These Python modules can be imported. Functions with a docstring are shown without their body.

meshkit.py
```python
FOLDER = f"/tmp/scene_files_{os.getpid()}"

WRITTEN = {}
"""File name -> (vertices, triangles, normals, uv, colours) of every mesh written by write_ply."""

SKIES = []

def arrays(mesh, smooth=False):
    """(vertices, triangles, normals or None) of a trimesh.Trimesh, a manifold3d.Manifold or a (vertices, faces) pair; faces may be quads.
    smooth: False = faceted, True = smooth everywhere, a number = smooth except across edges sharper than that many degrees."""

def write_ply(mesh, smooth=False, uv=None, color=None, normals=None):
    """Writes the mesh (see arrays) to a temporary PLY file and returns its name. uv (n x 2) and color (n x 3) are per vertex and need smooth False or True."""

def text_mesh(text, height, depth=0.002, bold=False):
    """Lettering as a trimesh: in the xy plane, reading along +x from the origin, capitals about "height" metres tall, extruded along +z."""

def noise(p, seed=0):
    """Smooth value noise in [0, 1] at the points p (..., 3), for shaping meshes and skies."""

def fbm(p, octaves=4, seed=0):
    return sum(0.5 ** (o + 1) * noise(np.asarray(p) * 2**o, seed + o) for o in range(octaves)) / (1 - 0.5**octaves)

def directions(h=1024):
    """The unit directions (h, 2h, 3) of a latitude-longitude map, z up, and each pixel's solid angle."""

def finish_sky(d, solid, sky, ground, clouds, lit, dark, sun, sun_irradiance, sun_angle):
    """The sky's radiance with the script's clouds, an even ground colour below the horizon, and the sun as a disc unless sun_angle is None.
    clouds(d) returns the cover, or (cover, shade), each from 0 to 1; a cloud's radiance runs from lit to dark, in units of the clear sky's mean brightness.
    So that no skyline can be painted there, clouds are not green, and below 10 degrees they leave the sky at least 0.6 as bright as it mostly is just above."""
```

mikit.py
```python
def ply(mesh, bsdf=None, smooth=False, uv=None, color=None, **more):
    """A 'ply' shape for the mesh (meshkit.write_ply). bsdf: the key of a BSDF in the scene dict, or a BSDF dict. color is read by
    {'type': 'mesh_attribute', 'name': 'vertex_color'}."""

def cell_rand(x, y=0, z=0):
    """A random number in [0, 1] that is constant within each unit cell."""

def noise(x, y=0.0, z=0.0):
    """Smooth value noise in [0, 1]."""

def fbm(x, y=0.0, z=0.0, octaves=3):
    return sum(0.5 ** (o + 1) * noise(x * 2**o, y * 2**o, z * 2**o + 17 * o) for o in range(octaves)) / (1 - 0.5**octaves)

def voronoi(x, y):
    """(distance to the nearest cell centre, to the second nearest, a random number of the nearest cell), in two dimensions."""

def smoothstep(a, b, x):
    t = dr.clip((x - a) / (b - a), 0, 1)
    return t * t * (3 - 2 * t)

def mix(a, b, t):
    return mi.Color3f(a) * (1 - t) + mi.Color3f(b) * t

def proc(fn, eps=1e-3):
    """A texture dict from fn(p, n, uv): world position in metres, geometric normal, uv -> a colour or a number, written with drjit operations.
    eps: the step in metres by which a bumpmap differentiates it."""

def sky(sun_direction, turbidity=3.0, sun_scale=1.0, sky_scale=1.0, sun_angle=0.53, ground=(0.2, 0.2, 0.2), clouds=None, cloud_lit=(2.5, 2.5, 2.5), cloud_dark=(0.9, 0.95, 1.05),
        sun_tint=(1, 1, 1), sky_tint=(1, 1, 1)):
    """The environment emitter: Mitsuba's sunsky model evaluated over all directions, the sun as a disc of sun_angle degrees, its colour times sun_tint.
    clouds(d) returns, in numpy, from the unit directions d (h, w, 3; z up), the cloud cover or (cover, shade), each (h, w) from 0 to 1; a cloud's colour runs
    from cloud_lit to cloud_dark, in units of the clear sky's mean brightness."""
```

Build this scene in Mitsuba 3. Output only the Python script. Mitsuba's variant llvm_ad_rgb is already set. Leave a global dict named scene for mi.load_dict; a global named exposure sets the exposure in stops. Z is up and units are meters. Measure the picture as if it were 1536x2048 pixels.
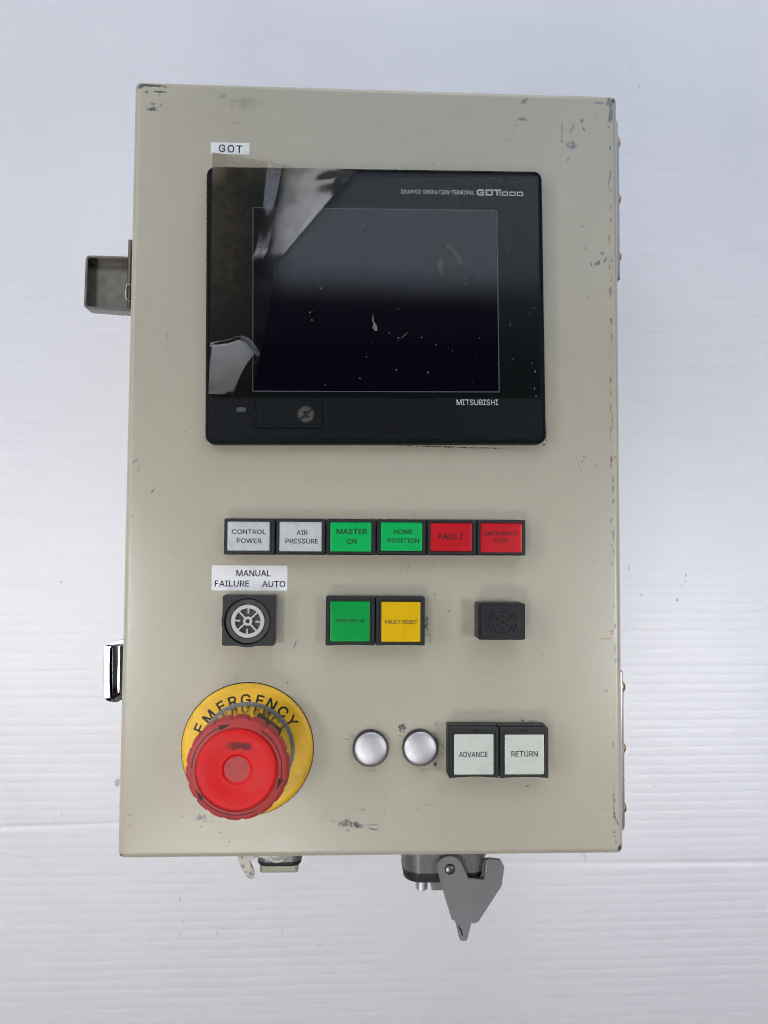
import math, random
import numpy as np, trimesh, shapely
import drjit as dr
import mitsuba as mi
import mikit, meshkit
from mikit import proc, noise, fbm, smoothstep, mix
from shapely.geometry import Polygon, LineString, Point
from shapely import affinity
import shapely.ops

T = mi.ScalarTransform4f
rng = np.random.default_rng(7)
random.seed(7)
scene, labels = {}, {}

# ------------------------------------------------------------------ camera, unseen lamps, exposure
# everything is laid out in millimetres on the box (x right, y up, z = 0 on its door, towards the viewer);
# world = millimetres / 1000, the backdrop that the box lies on is world z = 0
DEPTH = 160.0
def W(x, y, z): return [x / 1000, y / 1000, (z + DEPTH) / 1000]
CAM, FWD, UP = np.array([-11.737, -42.516, 376.741]), np.array([0.041175, 0.048953, -0.997952]), np.array([-0.008244, 0.998782, 0.048654])
scene['camera'] = {'type': 'perspective', 'fov': math.degrees(2 * math.atan(768 / 1550)), 'fov_axis': 'x', 'near_clip': 0.02, 'far_clip': 50.0,
                   'to_world': T().look_at(origin=W(*CAM), target=W(*(CAM + 100 * FWD)), up=UP.tolist())}
exposure = 0.20
# unseen panels: name, centre x, y, height above the backdrop, size x, size y (metres), radiance
LAMPS = [
    ('unseen_light_panel', (-0.16, -0.475, 0.80), (0.22, 0.18), (9.5, 9.3, 9.0), 'unseen square white light panel above the front edge, placed to light the lower part of the box'),
    ('unseen_light_panel_001', (-0.48, 0.66, 0.80), (0.56, 0.86), (2.3, 2.37, 2.5), 'unseen white light panel above the upper left corner, placed to reflect in the lifted film'),
    ('unseen_light_panel_002', (0.42, 0.92, 0.80), (1.12, 1.28), (0.87, 1.00, 1.19), 'unseen large dim light panel above the top of the box, placed to reflect in the screen'),
    ('unseen_light_panel_003', (0.25, 2.30, 0.90), (0.80, 0.30), (25.0, 25.0, 26.0), 'unseen long low light panel far beyond the top of the box, placed to graze the backdrop'),
    ('unseen_light_panel_005', (1.60, 0.90, 1.30), (0.60, 1.60), (4.6, 4.6, 4.75), 'added tall fill panel out of view to the right of the box'),  # added fill, brightens everything from the right
    ('unseen_light_panel_006', (-1.60, 0.45, 1.30), (0.60, 2.20), (4.3, 4.3, 4.45), 'unseen tall light panel out to the left, placed to light the left side and the latch'),
    ('unseen_light_panel_004', (-0.90, -2.00, 1.40), (0.80, 0.80), (0.4, 0.4, 0.4), 'added faint fill panel out of view far behind the viewer to the left'),  # added weak fill from behind the viewer
]
SOFT = {'unseen_light_panel_001': 0.75, 'unseen_light_panel_002': 0.085}      # how far in from the rim these two reach full brightness
# two unseen clusters of downlights, placed to brighten the middle backdrop: place, aim, intensity
SPOTS = [((-0.85 + dx, -0.25 + dy, 1.75), (-0.20, -0.12, 0.0), 0.90, 'left', at) for dx, dy, at in ((0, 0, 'central'), (0.13, -0.08, 'right front'), (-0.10, 0.12, 'left rear'), (0.05, 0.13, 'right rear'))] \
    + [((0.95 + dx, -0.25 + dy, 1.75), (0.22, -0.14, 0.0), 1.15, 'right', at) for dx, dy, at in ((0, 0, 'central'), (0.13, 0.08, 'right rear'), (-0.10, -0.12, 'left front'), (-0.05, 0.13, 'left rear'))]
SPOT_CUT, SPOT_BEAM = 12.0, 1.0

# ------------------------------------------------------------------ helpers
def put(key, mesh, mat, smooth=35, label=None, raw=False, **more):
    """One entry of the scene; the mesh is in millimetres on the box."""
    if isinstance(mesh, (list, tuple)): mesh = trimesh.util.concatenate(mesh)
    m = mesh.copy()
    if not raw: m.vertices = (np.asarray(m.vertices) + [0, 0, DEPTH]) / 1000.0
    k, i = key, 0
    while k in scene:
        i += 1; k = f'{key}_{i:03d}'
    scene[k] = mikit.ply(m, mat, smooth=smooth, **more)
    if label: labels[k] = {'label': label}
    return k
used = {}
def number(key):
    n = used.get(key, 0); used[key] = n + 1
    return key if n == 0 else f'{key}_{n:03d}'
def rr(w, h, r, n=5, cx=0, cy=0):
    r = max(r, 1e-3); p = []
    for sx, sy, a0 in ((1, 1, 0), (-1, 1, 90), (-1, -1, 180), (1, -1, 270)):
        for k in range(n):
            a = math.radians(a0 + 90 * k / (n - 1))
            p.append((cx + sx * (w / 2 - r) + r * math.cos(a), cy + sy * (h / 2 - r) + r * math.sin(a)))
    return np.array(p)
def circ(r, n=64, cx=0, cy=0):
    a = np.arange(n) / n * 2 * np.pi
    r = np.broadcast_to(r, n)
    return np.stack([cx + r * np.cos(a), cy + r * np.sin(a)], 1)
def loft(levels, cap0=False, cap1=True):
    """Skin over counter-clockwise loops (points, z) that all have as many points."""
    n = len(levels[0][0]); v, f = [], []
    for p, z in levels: v.append(np.column_stack([p, np.broadcast_to(z, n)]))
    for k in range(len(levels) - 1):
        a, b = k * n, (k + 1) * n
        for i in range(n):
            j = (i + 1) % n
            f += [(a + i, a + j, b + j), (a + i, b + j, b + i)]
    v = np.vstack(v)
    for on, k, flip in ((cap0, 0, True), (cap1, len(levels) - 1, False)):
        if on:
            c = len(v); v = np.vstack([v, v[k * n:(k + 1) * n].mean(0)])
            for i in range(n):
                t = (k * n + i, k * n + (i + 1) % n, c)
                f.append(t[::-1] if flip else t)
    return trimesh.Trimesh(v, np.array(f), process=False)
def lathe(profile, cx=0, cy=0, n=72, cap0=False, cap1=True):
    return loft([(circ(r, n, cx, cy), z) for r, z in profile], cap0, cap1)
def ext(poly, z0, z1):
    out = []
    for g in getattr(poly, 'geoms', [poly]):
        if g.is_empty or g.geom_type != 'Polygon': continue
        m = trimesh.creation.extrude_polygon(shapely.geometry.polygon.orient(g), z1 - z0, engine='earcut'); m.apply_translation([0, 0, z0]); out.append(m)
    return trimesh.util.concatenate(out)
def plate(poly, z0, z1, c=0.25):
    """Extruded plate with a chamfered front edge."""
    return trimesh.util.concatenate([ext(poly, z0, z1 - c), ext(poly.buffer(-c * .5, join_style=2), z1 - c, z1 - c * .45), ext(poly.buffer(-c, join_style=2), z1 - c * .45, z1)])
def bar(x0, x1, y0, y1, z0, z1, r=0.3):
    """A box with rounded front corners and a chamfer all round, front and back."""
    w, h, cx, cy = x1 - x0, y1 - y0, (x0 + x1) / 2, (y0 + y1) / 2
    c = min(r, w * .3, h * .3, (z1 - z0) * .4)
    a, b = rr(w, h, c, 4, cx, cy), rr(w - 2 * c, h - 2 * c, c * .3, 4, cx, cy)
    return loft([(b, z0), (a, z0 + c), (a, z1 - c), (b, z1)], True, True)
def turn(m, deg, cx, cy):
    m = m.copy(); m.apply_transform(trimesh.transformations.rotation_matrix(math.radians(deg), [0, 0, 1], [cx, cy, 0])); return m
def rotx(m, deg, p): m = m.copy(); m.apply_transform(trimesh.transformations.rotation_matrix(math.radians(deg), [1, 0, 0], p)); return m
def roty(m, deg, p): m = m.copy(); m.apply_transform(trimesh.transformations.rotation_matrix(math.radians(deg), [0, 1, 0], p)); return m
def sweep(P, ring):
    """A strip of the given section (offset in x, z) swept along points of the plane."""
    n = len(ring); V = np.array([(x + dx, y, z) for x, y in P for dx, z in ring]); Fc = []
    for k in range(len(P) - 1):
        for i in range(n):
            j = (i + 1) % n
            Fc += [(k * n + i, k * n + n + i, k * n + n + j), (k * n + i, k * n + n + j, k * n + j)]
    for k, fl in ((0, 1), (len(P) - 1, 0)):
        for i in range(1, n - 1): Fc.append((k * n, k * n + i, k * n + i + 1) if fl else (k * n, k * n + i + 1, k * n + i))
    m = trimesh.Trimesh(V, Fc, process=False); m.fix_normals(); return m
def rod(points, r, n=10):
    """A bent wire through the points."""
    P = np.asarray(points, float); V, F = [], []
    for i, p in enumerate(P):
        t = P[min(i + 1, len(P) - 1)] - P[max(i - 1, 0)]; t /= np.linalg.norm(t)
        x = np.cross(t, [0.3, 0.2, 0.93]); x /= np.linalg.norm(x); y = np.cross(t, x)
        a = np.arange(n) / n * 2 * np.pi
        V.append(p + r * (np.cos(a)[:, None] * x + np.sin(a)[:, None] * y))
    for k in range(len(P) - 1):
        for i in range(n):
            j = (i + 1) % n
            F += [(k * n + i, k * n + j, k * n + n + j), (k * n + i, k * n + n + j, k * n + n + i)]
    V = np.vstack(V); c0 = len(V); V = np.vstack([V, P[0], P[-1]])
    for i in range(n):
        F += [((i + 1) % n, i, c0), ((len(P) - 1) * n + i, (len(P) - 1) * n + (i + 1) % n, c0 + 1)]
    return trimesh.Trimesh(V, np.array(F), process=False)
def letters(s, box, z, bold=False, deg=0, depth=0.06, spacing=None):
    """Lettering that fills the box (cx, cy, width, height of the capitals)."""
    cx, cy, w, h = box
    if spacing:
        ms, x = [], 0.0
        for ch in s:
            if ch != ' ':
                g = meshkit.text_mesh(ch, 1.0, 1.0, bold); b = g.bounds
                g.apply_translation([x - b[0, 0], 0, 0]); ms.append(g); x += b[1, 0] - b[0, 0] + spacing
            else: x += 0.55
        m = trimesh.util.concatenate(ms)
    else: m = meshkit.text_mesh(s, 1.0, 1.0, bold)
    b = m.bounds
    v = (m.vertices - [b[0, 0], b[0, 1], 0]) / [b[1, 0] - b[0, 0], b[1, 1] - b[0, 1], 1]
    m.vertices = np.column_stack([cx + (v[:, 0] - .5) * w, cy + (v[:, 1] - .5) * h, z + v[:, 2] * depth])
    return turn(m, deg, cx, cy) if deg else m
def arc(cx, cy, r, a0, a1, w, n=24):
    a = np.radians(np.linspace(a0, a1, n))
    return LineString(np.stack([cx + r * np.cos(a), cy + r * np.sin(a)], 1)).buffer(w / 2, cap_style=2)

# ------------------------------------------------------------------ materials
def rgb(*c): return {'type': 'rgb', 'value': list(c)}
def principled(name, color, rough=0.4, metallic=0.0, spec=0.5, bump=None, **more):
    d = {'type': 'principled', 'base_color': rgb(*color) if isinstance(color, tuple) else color, 'roughness': rough, 'metallic': metallic, 'specular': spec, **more}
    if bump: d = {'type': 'bumpmap', 'tex': proc(bump[0], bump[1]), 'scale': 1.0, 'nested': d}
    scene[name] = {'type': 'twosided', 'nested': d}
def MM(p): return p.x * 1000, p.y * 1000, p.z * 1000 - DEPTH

# wear on the door: x, y, half length, half width (mm), angle, shade (0 bare grey-blue primer, 1 black scuff, 2 faint smudge, 3 orange scrape), raggedness
WEAR = [(-112.75, 186.03, 7.32, 0.73, -2, 1, 1), (-117.87, 185.62, 1.71, 1.22, 45, 1, 0.6), (-107.55, 182.89, 3.17, 0.54, -2, 1, 0.8), (-114.88, 182.66, 0.73, 0.59, 0, 1, 0.6), (-108.26, 181.35, 0.41, 0.41, 0, 1, 0.5), (-112.01, 174.12, 2.44, 1.1, 0, 1, 1), (-111.58, 176.93, 1.46, 0.73, 0, 0, 1.2), (-107.76, 176.28, 0.49, 0.98, 0, 0, 0.8), (73.12, 183.65, 2.44, 0.98, 35, 0, 1), (72.59, 174.58, 2.2, 0.73, 0, 0, 1.6), (69.42, 171.38, 0.59, 0.39, 0, 0, 0.8), (68.27, 166.71, 0.49, 0.34, 0, 0, 0.8), (65.48, 163.79, 0.39, 0.24, 0, 1, 0.6), (92.4, 169.99, 0.22, 5.37, 0, 0, 1.3), (92.37, 163.79, 0.49, 0.59, 0, 1, 0.5), (102.63, 174.44, 0.85, 1.1, 0, 0, 0.9), (97.5, 170.4, 0.49, 2.2, -25, 0, 1.3), (103.37, 170.06, 0.61, 1.46, 25, 0, 1), (97.2, 161.6, 2.2, 1.95, 0, 0, 2.0), (95.38, 154.59, 0.37, 1.22, -15, 0, 1.2), (117.03, 184.48, 2.2, 2.2, 0, 0, 1), (117.5, 178.52, 0.98, 4.39, 0, 0, 0.9), (111.91, 184.19, 2.44, 0.54, 3, 0, 1.2), (118.84, 185.84, 0.98, 1.22, 0, 1, 0.8), (102.29, 120.12, 0.56, 0.56, 0, 0, 0.5), (110.02, 101.41, 1.71, 1.1, 35, 0, 0.8), (114.09, 103.54, 0.78, 1.71, -35, 0, 0.9), (112.59, 106.69, 1.02, 0.98, 0, 0, 0.6), (106.72, 101.09, 0.49, 1.46, 20, 0, 1.2), (105.09, 84.29, 0.54, 0.41, 0, 0, 0.6), (102.57, 85.25, 0.32, 0.32, 0, 0, 0.6), (103.48, 109.42, 0.44, 0.98, 50, 0, 1), (118.07, 3.92, 0.83, 0.73, 0, 3, 0.5), (103.05, 4.0, 1.22, 0.29, -15, 3, 0.6), (113.35, -85.07, 3.17, 0.27, 6, 3, 0.5), (114.62, -81.67, 1.46, 0.2, 5, 3, 0.5), (118.91, -185.82, 1.34, 1.46, 0, 1, 0.7), (112.05, -187.41, 0.49, 0.29, 0, 1, 0.5), (-118.98, -186.8, 0.98, 0.59, 0, 1, 0.5), (117.27, -90.65, 0.29, 3.41, 0, 1, 0.9), (117.47, -95.75, 0.56, 1.12, 0, 0, 0.5), (117.68, -99.86, 0.24, 0.98, 0, 1, 0.8), (117.79, -173.48, 0.49, 1.46, 30, 0, 0.9), (112.9, -110.49, 0.73, 0.24, 0, 1, 0.5), (117.37, -78.99, 0.37, 1.46, 0, 1, 0.8), (13.6, -127.75, 1.71, 1.71, 20, 1, 1.8), (11.94, -131.55, 0.44, 0.37, 0, 0, 0.5), (-12.21, -173.12, 3.9, 1.46, -4, 1, 1.9), (-12.93, -171.71, 1.22, 0.98, 0, 1, 1), (-7.43, -174.1, 2.44, 0.98, 0, 0, 1.8), (-1.47, -173.68, 3.41, 0.29, 4, 0, 1.0), (-0.74, -175.56, 2.93, 0.24, -12, 1, 1.0), (-12.18, -175.93, 0.98, 0.49, 0, 0, 1.4), (-19.6, -171.89, 1.22, 0.34, 8, 0, 1.2), (71.82, -124.59, 0.78, 0.59, 0, 1, 0.7), (71.09, -122.91, 0.34, 0.34, 0, 1, 0.4), (75.24, -124.84, 2.44, 0.29, 0, 0, 1.6), (73.93, -155.83, 1.22, 0.54, 15, 0, 1), (21.48, -166.82, 1.22, 0.49, -10, 2, 1), (25.09, -168.49, 0.49, 0.49, 0, 2, 1), (-81.99, -169.53, 2.68, 1.1, 5, 0, 1.9), (-80.31, -171.41, 0.44, 0.29, 0, 1, 0.4), (-81.91, -173.72, 0.73, 0.24, 5, 0, 0.7), (-76.79, -171.67, 0.37, 0.37, 0, 0, 0.5), (-72.95, -176.58, 0.39, 0.39, 0, 1, 0.3), (-68.41, -181.03, 0.34, 0.34, 0, 1, 0.3), (-107.64, -14.58, 0.34, 1.34, -38, 1, 0.8), (-116.51, -0.65, 1.22, 0.61, 30, 0, 2), (-114.99, -4.75, 0.29, 1.46, -20, 0, 1.4), (-117.13, -26.72, 0.83, 0.34, -40, 0, 0.9), (-115.68, -168.11, 0.98, 0.73, 0, 0, 2), (-115.33, -173.21, 0.83, 0.22, 0, 3, 0.4), (28.62, -63.97, 0.41, 0.37, 0, 1, 0.3), (35.47, -71.92, 0.44, 0.39, 0, 1, 0.3), (24.76, -77.02, 0.61, 3.41, 0, 1, 2.0), (26.0, -83.28, 0.39, 0.39, 0, 1, 0.3), (26.5, -86.65, 0.44, 0.34, 0, 1, 0.3), (32.33, -85.68, 0.29, 0.29, 0, 0, 0.3), (39.87, -79.64, 0.24, 0.24, 0, 0, 0.3), (16.8, -89.3, 0.34, 0.34, 0, 1, 0.3), (-38.62, -88.17, 0.44, 1.46, -20, 0, 1.1), (-44.39, -67.37, 0.49, 1.22, 20, 2, 0.8), (15.65, -51.19, 0.22, 2.2, -8, 0, 0.8), (-41.99, -106.27, 0.32, 0.32, 0, 1, 0.3), (-66.48, 178.31, 7.32, 3.41, 0, 2, 1.2), (-77.37, 181.55, 1.22, 0.73, 0, 0, 2.2), (-71.25, 168.5, 2.93, 1.22, 0, 2, 1), (32.46, -136.14, 0.29, 2.2, 25, 0, 1.0), (32.47, -140.17, 1.22, 0.27, 25, 0, 1.0), (29.11, -145.14, 0.98, 0.73, 30, 1, 1.4), (-10.4, -132.41, 1.46, 2.44, 40, 2, 1), (22.37, -147.94, 3.9, 0.73, 5, 2, 1.2), (-1.65, -148.05, 2.93, 0.54, -5, 2, 1.0), (100.02, -0.01, 0.24, 3.41, 20, 0, 1.6), (101.78, 2.0, 0.98, 0.37, 60, 0, 1.3), (-47.03, 8.67, 0.73, 0.29, 0, 1, 1), (82.62, 9.96, 1.46, 0.39, 5, 1, 1.4), (83.64, 15.19, 0.24, 4.88, 0, 1, 1.4), (36.03, 8.18, 21.95, 0.32, -1, 1, 1.6), (-83.23, 10.18, 0.73, 1.46, 0, 2, 1)]
def wear_mask(p):
    x, y, z = MM(p)
    n1 = fbm(x * 1.1, y * 1.1, 3.0) - 0.5
    n2 = noise(x * 3.2, y * 3.2, 1.0) - 0.5
    rag = 2.2 * n1 + 1.7 * n2
    m = [mi.Float(0), mi.Float(0), mi.Float(0), mi.Float(0)]
    for wx, wy, rx, ry, an, kind, amp in WEAR:
        c, s = math.cos(math.radians(an)), math.sin(math.radians(an))
        dx, dy = x - wx, y - wy
        u, v = (dx * c + dy * s) / rx, (dy * c - dx * s) / ry
        t = 1 - u * u - v * v + rag * amp
        if kind == 2: a = smoothstep(-0.2, 1.2, t) * 0.30
        else: a = smoothstep(0.0, 0.35, t)
        m[kind] = dr.maximum(m[kind], a)
    # rubbed edge along the hinge side
    e = smoothstep(115.3, 116.2, x) * (1 - smoothstep(117.0, 117.6, x))
    band = smoothstep(0.60, 0.70, noise(y * 0.33, x * 1.3, 5.0) * 0.75 + 0.25 * noise(y * 0.05, 2.0)) * e * smoothstep(0.3, 0.5, noise(x * 2.5, y * 1.6, 9.0))
    m[1] = dr.maximum(m[1], band * 0.8)
    return m
def panel_color(p, n, uv):
    x, y, z = MM(p)
    m = wear_mask(p)
    tone = fbm(x * 0.02, y * 0.02, z * 0.02) - 0.5
    c = mix((0.492, 0.460, 0.370), (0.512, 0.479, 0.386), dr.clip(0.5 + tone * 1.6, 0, 1))
    dirt = smoothstep(0.62, 0.8, fbm(x * 0.09 + 7, y * 0.09, 2.0)) * 0.035
    c = mix(c, (0.23, 0.20, 0.16), dirt)
    speck = smoothstep(0.970, 0.990, noise(x * 0.42, y * 0.42, 11.0))
    c = mix(c, (0.16, 0.14, 0.12), speck * 0.38)
    c = mix(c, (0.20, 0.17, 0.14), m[2])
    c = mix(c, (0.17, 0.19, 0.22), m[0] * 0.85)
    c = mix(c, (0.05, 0.05, 0.06), m[1] * 0.9)
    return mix(c, (0.50, 0.14, 0.05), m[3] * 0.8)
def panel_bump(p, n, uv):
    x, y, z = MM(p)
    return (fbm(x * 0.55, y * 0.55, z * 0.55) * 0.010 + noise(x * 0.03, y * 0.03) * 0.25) / 1000.0
principled('cream_paint', proc(panel_color), 0.27, bump=(panel_bump, 4e-4))
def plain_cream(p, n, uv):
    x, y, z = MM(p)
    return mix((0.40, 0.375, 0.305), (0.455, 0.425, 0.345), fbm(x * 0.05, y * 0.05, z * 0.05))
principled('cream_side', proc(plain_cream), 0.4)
def floor_color(p, n, uv):
    x, y, z = MM(p)
    t = fbm(x * 0.006, y * 0.01, 1.0)
    c = mix((0.76, 0.762, 0.81), (0.80, 0.80, 0.845), t)
    g = smoothstep(0.62, 0.8, fbm(x * 0.03, y * 0.25, 4.0)) * 0.035
    c = mix(c, (0.45, 0.44, 0.44), g)
    k = smoothstep(0.965, 0.985, noise(x * 0.16, y * 0.2, 8.0)) * smoothstep(0.70, 0.75, noise(x * 0.02, y * 0.02, 3.0))
    for fx, fy, rx, ry in [(220.88, -66.51, 1.1, 0.35), (222.71, -63.34, 0.6, 0.4), (182.84, -54.43, 0.4, 2.2), (191.55, -72.92, 0.4, 1.0), (223.48, -58.78, 0.5, 1.5), (-209.23, -65.64, 0.8, 0.6), (181.49, -198.21, 0.5, 0.5), (-122.77, -292.25, 0.7, 0.5), (-125.04, -277.47, 0.3, 1.4), (217.18, -76.32, 1.0, 1.5), (-168.23, -200.2, 2.0, 3.0), (-204.85, -220.45, 0.3, 1.5), (191.01, 158.82, 0.4, 0.4)]:
        t = 1 - dr.square((x - fx) / rx) - dr.square((y - fy) / ry) + 1.4 * (noise(x * 1.5, y * 1.5, 2.0) - 0.5)
        c = mix(c, (0.22, 0.22, 0.24), smoothstep(0.0, 0.5, t) * 0.6)
    return mix(c, (0.30, 0.30, 0.32), k * 0.25)
principled('white_plastic_sheet', proc(floor_color), 0.44)
def scuffed(base, mark, freq=0.7, lo=0.60, hi=0.80, amount=0.5):
    def f(p, n, uv):
        x, y, z = MM(p)
        a = smoothstep(lo, hi, fbm(x * freq, y * freq, z * freq, 3)) * amount
        return mix(base, mark, a)
    return proc(f)
principled('bezel_plastic', (0.0042, 0.0062, 0.0078), 0.5, spec=0.2, bump=(lambda p, n, uv: noise(p.x * 3500, p.y * 3500, p.z * 3500) * 8e-6, 1e-4))
principled('overlay_film', (0.0058, 0.0075, 0.0085), 0.22, spec=0.26)
ROT = math.radians(0.7)
def grid_spec(p, n, uv):
    x, y, z = MM(p)
    u, v = x * math.cos(ROT) + y * math.sin(ROT), y * math.cos(ROT) - x * math.sin(ROT)
    gu, gv = dr.abs(u / 5.9 - dr.round(u / 5.9)) * 5.9, dr.abs(v / 5.9 - dr.round(v / 5.9)) * 5.9
    return mi.Color3f(1.0) * (1.0 - 0.25 * (1 - smoothstep(0.10, 0.24, dr.minimum(gu, gv))))
scene['screen_glass'] = {'type': 'twosided', 'nested': {'type': 'roughplastic', 'diffuse_reflectance': rgb(0.0034, 0.0036, 0.0088), 'specular_reflectance': proc(grid_spec), 'alpha': 0.012, 'int_ior': 1.53}}
principled('screen_edge', (0.10, 0.11, 0.13), 0.4)
principled('grey_print', (0.46, 0.47, 0.47), 0.5)
principled('white_print', (0.66, 0.67, 0.67), 0.5)
principled('black_print', (0.012, 0.012, 0.014), 0.5)
principled('dark_print', (0.03, 0.034, 0.034), 0.5)
principled('green_print', (0.003, 0.022, 0.007), 0.5)
principled('red_print', (0.030, 0.002, 0.003), 0.5)
principled('black_plastic', scuffed((0.023, 0.0255, 0.028), (0.05, 0.05, 0.05), 0.5, 0.55, 0.85, 0.35), 0.42, spec=0.4)
principled('buzzer_plastic', (0.0115, 0.0138, 0.0172), 0.42, spec=0.4)
principled('dull_black', (0.006, 0.006, 0.007), 0.6)
principled('white_lens', scuffed((0.60, 0.645, 0.65), (0.42, 0.43, 0.42), 0.35, 0.5, 0.8, 0.5), 0.28)
principled('ivory_lens', scuffed((0.66, 0.70, 0.635), (0.56, 0.60, 0.53), 0.2, 0.5, 0.8, 0.4), 0.28)
principled('green_lens', scuffed((0.004, 0.50, 0.115), (0.003, 0.42, 0.09), 0.12, 0.4, 0.8, 0.6), 0.28)
principled('deep_green_lens', scuffed((0.002, 0.36, 0.065), (0.002, 0.31, 0.05), 0.12, 0.4, 0.8, 0.6), 0.28)
principled('red_lens', scuffed((0.62, 0.012, 0.022), (0.55, 0.01, 0.018), 0.12, 0.4, 0.8, 0.6), 0.28)
principled('yellow_lens', scuffed((0.80, 0.50, 0.002), (0.70, 0.42, 0.002), 0.15, 0.4, 0.8, 0.7), 0.28)
principled('label_white', scuffed((0.87, 0.88, 0.90), (0.68, 0.68, 0.68), 0.15, 0.55, 0.9, 0.25), 0.35)
def ring_yellow(p, n, uv):
    x, y, z = MM(p)
    a = smoothstep(0.55, 0.8, fbm(x * 0.3, y * 0.3, 2.0)) * 0.25
    return mix((0.90, 0.53, 0.030), (0.62, 0.36, 0.04), a)
principled('yellow_plate', proc(ring_yellow), 0.4)
KX, KY = -60.5, -137.5
def knob_red(p, n, uv):
    x, y, z = MM(p)
    u, v = (x - KX - 1.5) / 7.0, (y - KY - 10.3 + 0.02 * (x - KX) ** 2) / 2.0
    t = 1.0 - u * u - v * v + 1.2 * (fbm(x * 0.8, y * 0.8, 1.0) - 0.5)
    scuff = smoothstep(-0.3, 0.9, t) * 0.92
    worn = smoothstep(0.5, 0.75, fbm(x * 0.12, y * 0.12, 6.0)) * 0.35
    c = mix((0.78, 0.017, 0.019), (0.70, 0.05, 0.055), worn)
    return mix(c, (0.13, 0.015, 0.02), scuff)
principled('red_cap', proc(knob_red), 0.42, spec=0.2, bump=(lambda p, n, uv: fbm(p.x * 500, p.y * 500, p.z * 500) * 1.5e-5, 3e-4))
principled('red_rim', scuffed((0.50, 0.052, 0.052), (0.36, 0.040, 0.042), 0.25, 0.45, 0.8, 0.6), 0.5)
principled('knob_print', (0.045, 0.008, 0.010), 0.5)
principled('polished_steel', (0.62, 0.60, 0.55), 0.14, 1.0)
principled('grey_ring', (0.20, 0.205, 0.20), 0.4)
principled('chrome', (0.80, 0.80, 0.80), 0.05, 1.0)
principled('satin_nickel', (0.68, 0.68, 0.73), 0.46, 1.0)
principled('dark_steel', scuffed((0.21, 0.20, 0.18), (0.12, 0.112, 0.10), 0.12, 0.4, 0.75, 0.6), 0.32, 0.9)
principled('hinge_steel', (0.30, 0.30, 0.31), 0.28, 1.0)
principled('screw_steel', (0.24, 0.235, 0.22), 0.32, 0.85)
principled('knurl_steel', (0.16, 0.16, 0.165), 0.35, 0.9)
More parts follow.
